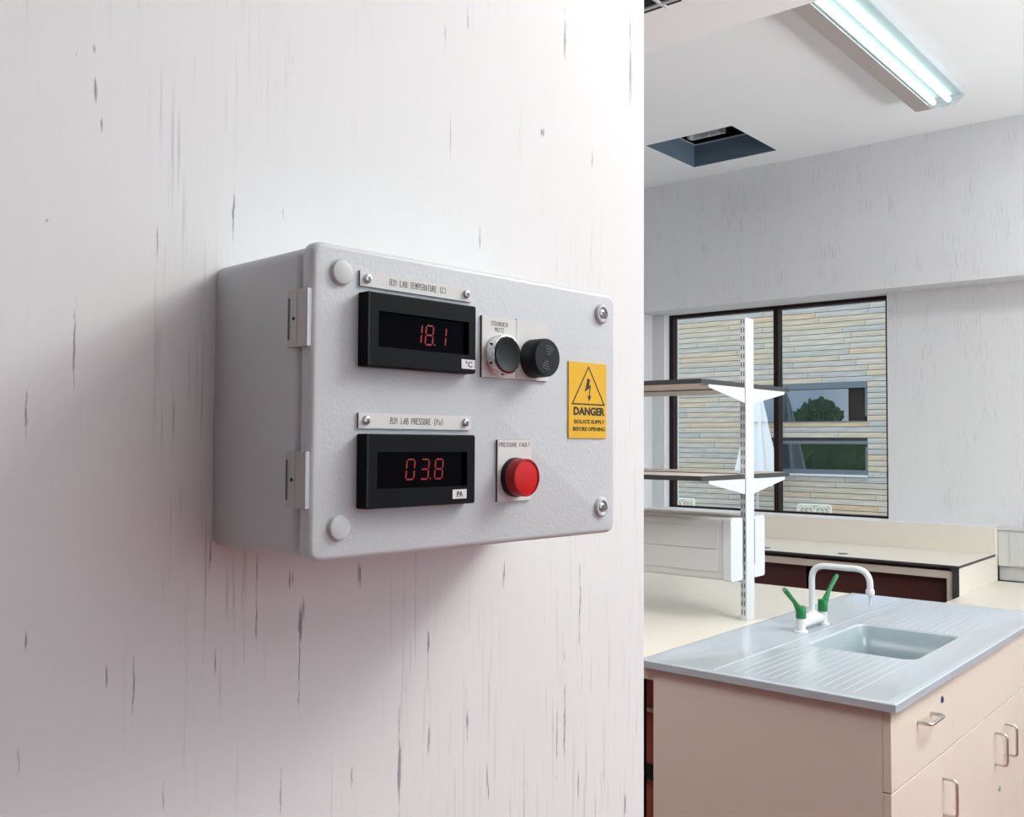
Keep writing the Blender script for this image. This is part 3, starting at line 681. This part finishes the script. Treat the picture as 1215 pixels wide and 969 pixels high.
# shelving over the island: slotted upright, brackets, shelves
def upright(x):
    t = thing('shelf_upright', '', 'upright', (x-.011, 3.0175, .8997)); bm = NB()
    bx(bm, -.011, .011, -.0300, .0300, .0, 1.031); o = obj('post', bm, M['white'], t, bevel=.0015)
    for sx in (-.0052, .0042):
        bm = NB()
        for k in range(34):
            z = .02+k*.030; bx(bm, sx-.0016, sx+.0016, -.0306, -.0299, z, z+.017)
        obj('slots', bm, M['slot'], t)['kind'] = 'stuff'
    return t
u1 = upright(-1.489); u1['label'] = 'white slotted shelf upright at the sink end of the island'
u2 = upright(-2.95); u2['label'] = 'white slotted shelf upright at the far left end of the island'
def shelf(y0, y1, z, lab, grp):
    t = thing('bench_shelf', lab, 'shelf', (-2.2, (y0+y1)/2, z), 0, grp); hy_ = (y1-y0)/2
    bm = NB(); bx(bm, -.78, .7045, -hy_+.002, hy_-.002, 0, .0155); obj('board', bm, M['cream'], t)
    for a_ in ((-.78, .7065, -hy_, -hy_+.002), (-.78, .7065, hy_-.002, hy_), (.7045, .7065, -hy_+.002, hy_-.002)):
        obj('edging', box(a_[0], a_[1], a_[2], a_[3], 0, .0157), M['edge'], t)
    for xr in (.7085, -.748):
        s_ = 1 if (y0+y1)/2 > 3.0175 else -1
        near, far_ = -s_*(hy_-.001), s_*(hy_-.045)
        bm = NB(); prism(bm, [(near, -.0005), (far_, -.0005), (far_, -.010), (near, -.052)], lambda u, v, h: (h, u, v), xr-.003, xr)
        if xr > 0: prism(bm, [(near, -.0005), (far_, -.0005), (far_, -.004), (near, -.004)], lambda u, v, h: (h, u, v), xr-.03, xr-.003)
        obj('bracket', bm, M['white'], t)
    return t
for z, w_ in ((1.690, 'upper'), (1.380, 'lower')):
    shelf(2.688, 2.985, z, f'{w_} cream shelf with black edging on the near side of the upright', 'shelves over the island bench')
    shelf(3.050, 3.345, z, f'{w_} cream shelf with black edging on the far, window side of the upright', 'shelves over the island bench')

def trunking(name, x0, x1, yf, yb_, z0, z1, lab, endcap=True, front_sign=-1):
    t = thing(name, lab, 'trunking', ((x0+x1)/2, (yf+yb_)/2, z0)); hx_, hy_, h = (x1-x0)/2, abs(yb_-yf)/2, z1-z0
    bm = NB(); prism(bm, rrect(-hy_, hy_, 0, h, .010, 4), lambda u, v, hh: (hh, u, v), -hx_, hx_-.006); obj('body', bm, M['trunk'], t)
    f_ = front_sign*hy_
    for z_a, z_b in ((.028, h/2-.0013), (h/2+.0013, h-.028)):
        ya_, yb2 = sorted((f_, f_+front_sign*.0025)); obj('cover_strip', box(-hx_+.01, hx_-.050, ya_, yb2, z_a, z_b), M['trunk'], t, bevel=.0006)
    yg = (hy_, hy_+.006) if front_sign < 0 else (-hy_-.004, -hy_)
    if endcap: obj('gasket', box(hx_-.014, hx_+.0008, yg[0], yg[1], .045, h-.006), M['groove'], t)
    if endcap:
        bm = NB(); prism(bm, rrect(-hy_-.003, hy_+.001, -.003, h+.003, .012, 5), lambda u, v, hh: (hh, u, v), hx_-.03, hx_); obj('end_cap', bm, M['white'], t, bevel=.002)
    return t
trunking('service_trunking', -2.935, -1.4905, 2.884, 2.964, 1.043, 1.248, 'white service trunking box on the near side of the upright, over the cream bench')
trunking('service_trunking', -2.935, -1.4905, 3.131, 3.053, 1.043, 1.248, 'white service trunking box behind the upright, only its end showing', front_sign=1)

# ================================================================= FAR BENCH, LOW DESK, WALL TRUNKING
fbn = thing('window_bench', 'cream bench with dark-edged top and brown panels under the far window', 'bench', (-2.5, 5.4, 0)); of = Vector(fbn.location)
def fbo(name, bm, mt, **k): return obj(name, rel(bm, of), mt, fbn, **k)
fbo('worktop', box(-3.66, -1.372, 5.038, 5.730, .888, .900), M['creamtop'])
bm = NB(); bx(bm, -3.66, -1.3705, 5.0362, 5.0378, .8875, .8998); bx(bm, -1.3718, -1.3705, 5.0378, 5.730, .8875, .8998); fbo('worktop_edge', bm, M['edge'])
fbo('upstand', box(-3.66, -1.372, 5.731, 5.784, .888, 1.043), M['creamtop'])
fbo('end_panel', box(-1.392, -1.374, 5.050, 5.784, 0, .8872), M['creamtop'])
fbo('end_panel_edge', box(-1.405, -1.3741, 5.043, 5.0495, 0, .8872), M['edge'])
fbo('front_rail', box(-3.66, -1.4055, 5.058, 5.078, .832, .868), M['cream'])
fbo('front_stile', box(-1.435, -1.4055, 5.058, 5.078, 0, .8315), M['cream'])
fbo('knee_panel', box(-2.165, -1.440, 5.110, 5.125, .05, .8870), M['brown'])
fbo('knee_panel', box(-3.66, -2.190, 5.110, 5.125, .05, .8870), M['brown'])
fbo('divider', box(-2.189, -2.166, 5.20, 5.6, 0, .8870), M['void'])
for x, y in ((-2.0, 5.16), (-2.444, 5.145)):
    bm = NB(); lathe(bm, [(.026, .9001), (.026, .9035), (.012, .905), (0, .905)], (x, y, 0), 'z', 24)
    g = obj('cable_grommet', bm, M['grommet']); tag(g, 'small dark grommet set in the far bench top, ' + ('nearer the tap spout' if x > -2.2 else 'beside the white trunking end'), 'grommet', 'grommets in the window bench')
dk = thing('low_desk', 'cream low desk top beyond the sink worktop at right', 'desk', (-.2, 5.1, 0)); od = Vector(dk.location)
for n_, a_, mt in (('desk_top', (-1.372, 1.2, 4.45, 5.772, .732, .750), 'creamtop'), ('side_panel', (1.18, 1.198, 4.5, 5.77, 0, .7315), 'cream'), ('side_panel', (-1.371, -1.353, 4.5, 5.77, 0, .7315), 'cream'), ('modesty_panel', (-1.352, 1.179, 5.6, 5.618, .3, .7315), 'cream')):
    obj(n_, rel(box(*a_), od), M[mt], dk)
wtk = thing('wall_trunking', 'white dado trunking on the far wall above the low desk', 'trunking', (-.05, 5.84, .7505)); ow = Vector((-.05, 5.84, .7505))
for n_, a_ in (('body', (-1.3718, 1.2, 5.785, YF-.001, .832, 1.028)), ('lower_skirt', (-1.3718, 1.2, 5.81, YF-.001, .7505, .8315)), ('top_trim', (-1.3718, 1.2, 5.776, YF-.001, 1.0285, 1.046))):
    obj(n_, rel(box(*a_), ow), M['trunk'], wtk, bevel=.002)
for z_a, z_b in ((.842, .934), (.936, 1.022)):
    obj('cover_strip', rel(box(-1.31, 1.19, 5.782, 5.7848, z_a, z_b), ow), M['trunk'], wtk)

# ================================================================= OUTSIDE
struct('trim_4', box(-60, 40, 6.15, 60, -.12, -.02), M['paving'])
gr = struct('trim_5', box(-60, XL-.55, -30, 6.14, -.12, -.02), M['leaf'])
YBD = 17.0
bd = thing('timber_building', 'building clad in weathered horizontal timber boards, seen through the window', 'building', (-8.2, YBD, 0)); ob = Vector(bd.location)
BXL, BXR = -14.0, -3.6
wins = [(-8.35, -6.13, 1.90, 2.62), (-8.35, -6.13, .93, 1.555)]
def wallpieces(bm):
    ya, yb_ = YBD+.02, YBD+.3
    bx(bm, BXL, -8.35, ya, yb_, 0, 6); bx(bm, -6.13, BXR, ya, yb_, 0, 6)
    bx(bm, -8.35, -6.13, ya, yb_, 0, .93); bx(bm, -8.35, -6.13, ya, yb_, 1.555, 1.90); bx(bm, -8.35, -6.13, ya, yb_, 2.62, 6)
bm = NB(); wallpieces(bm); obj('wall', rel(bm, ob), M['bwall'], bd)
PIT = .1005
unit = NB(); bx(unit, 0, 1, -.022, 0, -.0455, .0455); ume = bpy.data.meshes.new('board'); bmesh.ops.recalc_face_normals(unit, faces=unit.faces); unit.to_mesh(ume); unit.free(); ume.materials.append(M['board'])
rng = random.Random(11); rest = NB(); tones = []; cnt = 0
for i in range(60):
    zc = .055 + i*PIT
    spans = [(BXL, BXR)]
    for (a_, b_, z0, z1) in wins:
        if zc+.03 > z0 and zc-.03 < z1: spans = [(BXL, a_), (b_, BXR)]
    for (a_, b_) in spans:
        x = a_
        while x < b_-.01:
            L = rng.uniform(.9, 2.3) if x > a_ else rng.uniform(.3, 2.2)
            e = x+L
            if b_-e < .35: e = b_
            e = min(e, b_)
            if x < -5.2 and e > -10.6 and .2 < zc < 4.3 and cnt < 298:
                o = bpy.data.objects.new('board', ume); COL.objects.link(o); o.parent = bd
                o.location = Vector((x+.003, YBD+.018-rng.uniform(0, .006), zc)) - ob; o.scale = (e-x-.006, 1, 1); cnt += 1
            else:
                k = len(rest.faces); bx(rest, x+.003-ob.x, e-.003-ob.x, -.004, .018, zc-.0455, zc+.0455); tones.append((len(rest.faces)-k, rng.random()))
            x = e
ro = obj('board_rows', rest, M['board'], bd, smooth=None); ro['kind'] = 'stuff'
at = ro.data.attributes.new('tone', 'FLOAT', 'FACE'); vals = []
for nfc, tn in tones: vals += [tn]*nfc
at.data.foreach_set('value', vals)
for wi_, (a_, b_, z0, z1) in enumerate(wins):
    bm = NB(); yo = YBD-.03
    bx(bm, a_-ob.x, b_-ob.x, -.03, .28, z1-(.11 if wi_ == 0 else .055), z1); bx(bm, a_-ob.x, b_-ob.x, -.03, .28, z0, z0+(.015 if wi_ == 0 else .10))
    bx(bm, a_-ob.x, a_-ob.x+.03, -.02, .28, z0+.1, z1-.11); bx(bm, b_-ob.x-.03, b_-ob.x, -.02, .28, z0+.1, z1-.11)
    wo = obj('window', bm, M['bframe'], bd)
    obj('pane', box(a_-ob.x+.001, b_-ob.x-.001, .10, .11, z0+.001, z1-.001), M['bglass'], wo, smooth=None)
    if wi_ == 0: obj('dark_bar', box(b_-ob.x-.36, b_-ob.x-.03, .06, .0995, z0+.015, z1-.11), M['frame'], wo)  # solid dark column standing in for a reflection in the upper pane
    else: obj('sill', box(a_-ob.x, b_-ob.x+.01, -.06, .0, z0-.02, z0+.02), M['sill'], wo)

# closed parasol
PX, PY = -7.99, 16.50
ps = thing('closed_parasol', 'closed white parasol standing by the timber building, behind the shelf upright', 'parasol', (PX, PY, 0))
bm = NB(); tube(bm, [(0, 0, -.02), (0, 0, 2.5)], .022, 14); obj('pole', bm, M['white'], ps)
bm = NB(); lathe(bm, [(.26, -.02), (.26, .04), (.05, .07), (0, .07)], (0, 0, 0), 'z', 32); obj('base', bm, M['paving'], ps)
def drape(prof, folds, amp):
    bm = NB(); rings = []; n = 64
    for r, z in prof:
        ring = []
        for k in range(n):
            a_ = 2*PI*k/n; q = r*(1+amp*math.cos(folds*a_)+amp*.3*math.cos(3*a_+1)); ring.append(bm.verts.new((q*math.cos(a_), q*math.sin(a_), z + (.05*math.cos(folds*a_) if z < .9 else 0))))
        rings.append(ring)
    for a_, b_ in zip(rings, rings[1:]):
        for k in range(n): bm.faces.new((a_[k], a_[(k+1) % n], b_[(k+1) % n], b_[k]))
    bm.faces.new(rings[-1]); return bm
obj('canopy', drape([(.34, .90), (.325, 1.05), (.25, 1.45), (.17, 1.85), (.11, 2.15), (.05, 2.42)], 7, .22), M['canvas'], ps, smooth=60)
obj('vent_flap', drape([(.185, 1.90), (.15, 2.08), (.09, 2.34), (.03, 2.50)], 8, .12), M['canvas'], ps, smooth=60)
bm = NB()
for a_ in (.3, 1.4, 2.6, 3.8, 5.0): tube(bm, [(.26*math.cos(a_), .26*math.sin(a_), .95), (.27*math.cos(a_), .27*math.sin(a_), .78), (.24*math.cos(a_), .24*math.sin(a_), .70)], [.03, .035, .02], 8)
obj('strap', bm, M['canvas'], ps)

# terrace chairs: cast metal, openwork backs
def chair(loc, rz, lab):
    t = thing('terrace_chair', lab, 'chair', loc, rz, 'terrace chairs outside the window')
    W_ = .19
    bm = NB(); prism(bm, rrect(-W_, W_, -.2, .2, .05, 4), lambda u, v, h: (u, v, h), .43, .45); obj('seat', bm, M['chair'], t)
    bm = NB(); tube(bm, arc_path([(-W_, .18, .45), (-W_+.02, .24, .86), (W_-.02, .24, .86), (W_, .18, .45)], .03, 6), .010, 10); bo_ = obj('backrest', bm, M['chair'], t)
    for cx in (-.082, .082):
        bm = NB(); tube(bm, [(cx+.075*math.cos(a_*PI/10), .235, .80+.048*math.sin(a_*PI/10)) for a_ in range(-3, 14)], .007, 8)
        tube(bm, [(cx+.03*math.cos(a_*PI/6), .235, .80+.03*math.sin(a_*PI/6)) for a_ in range(13)], .005, 8)
        tube(bm, [(cx-.06, .215, .52), (cx, .235, .76), (cx+.06, .215, .52)], .007, 8); obj('scroll', bm, M['chair'], bo_)
    obj('back_rail', box(-W_+.02, W_-.02, .228, .242, .735, .768), M['chair'], t)
    for sx in (-1, 1):
        for sy in (-1, 1):
            bm = NB(); tube(bm, [(sx*(W_-.03), sy*.17, .43), (sx*(W_-.005), sy*.2, -.018)], .011, 10); obj('leg', bm, M['chair'], t)
    return t
chair((-4.03, 9.45, 0), .1, 'cream openwork metal chair outside, seen through the right window pane')
chair((-5.66, 9.45, 0), -.15, 'cream openwork metal chair outside, seen at the left pane\'s lower left corner')

# hedge and trees to the side of the lab, mirrored by the timber building's panes
hg = thing('garden_hedge', 'long leafy green hedge mirrored in the panes of the timber building', 'hedge', (-18, 1.2, -.02))
bm = NB(); NX, NR = 150, 14; rows = []
for i in range(NX+1):
    x = -12+24*i/NX; row = []
    for k in range(NR+1):
        a_ = PI*k/NR; q = 1+.22*noise.noise(Vector((x*1.4, a_*1.6, 2)))+.16*noise.noise(Vector((x*5, a_*5, 7)))
        row.append(bm.verts.new((x+.1*noise.noise(Vector((x*6, a_*6, 1))), .8*q*math.cos(a_), 0 if k in (0, NR) else 2.0*q*abs(math.sin(a_))**.6)))
    rows.append(row)
for a_, b_ in zip(rows, rows[1:]):
    for k in range(NR): bm.faces.new((a_[k], a_[k+1], b_[k+1], b_[k]))
bm.faces.new(rows[0]); bm.faces.new(rows[-1][::-1]); obj('foliage', bm, M['leaf'], hg, smooth=None)
for k, (x, h, r, wd_) in enumerate(((-11.5, 2.9, 1.1, 'nearest the lab wall'), (-15.2, 3.1, 1.0, 'in the middle of the row'), (-20.5, 4.0, 1.3, 'farthest from the lab wall'))):
    t = thing('garden_tree', f'leafy tree above the mirrored hedge, {wd_}', 'tree', (x, -2.6, -.02)); bm = NB(); bmesh.ops.create_icosphere(bm, subdivisions=5, radius=1)
    for v in bm.verts:
        d = v.co.normalized(); q = 1+.35*noise.noise(d*2.2+Vector((x, 0, 0)))+.25*noise.noise(d*8+Vector((x, 0, 3)))+.12*noise.noise(d*20)
        v.co = Vector((d.x*r*q, d.y*r*q, h*.66+d.z*h*.36*q))
    obj('foliage', bm, M['leaf'], t, smooth=None)
    bm = NB(); tube(bm, [(0, 0, 0), (0, 0, h*.5)], [.09, .06], 10); obj('stem', bm, M['bark'], t)
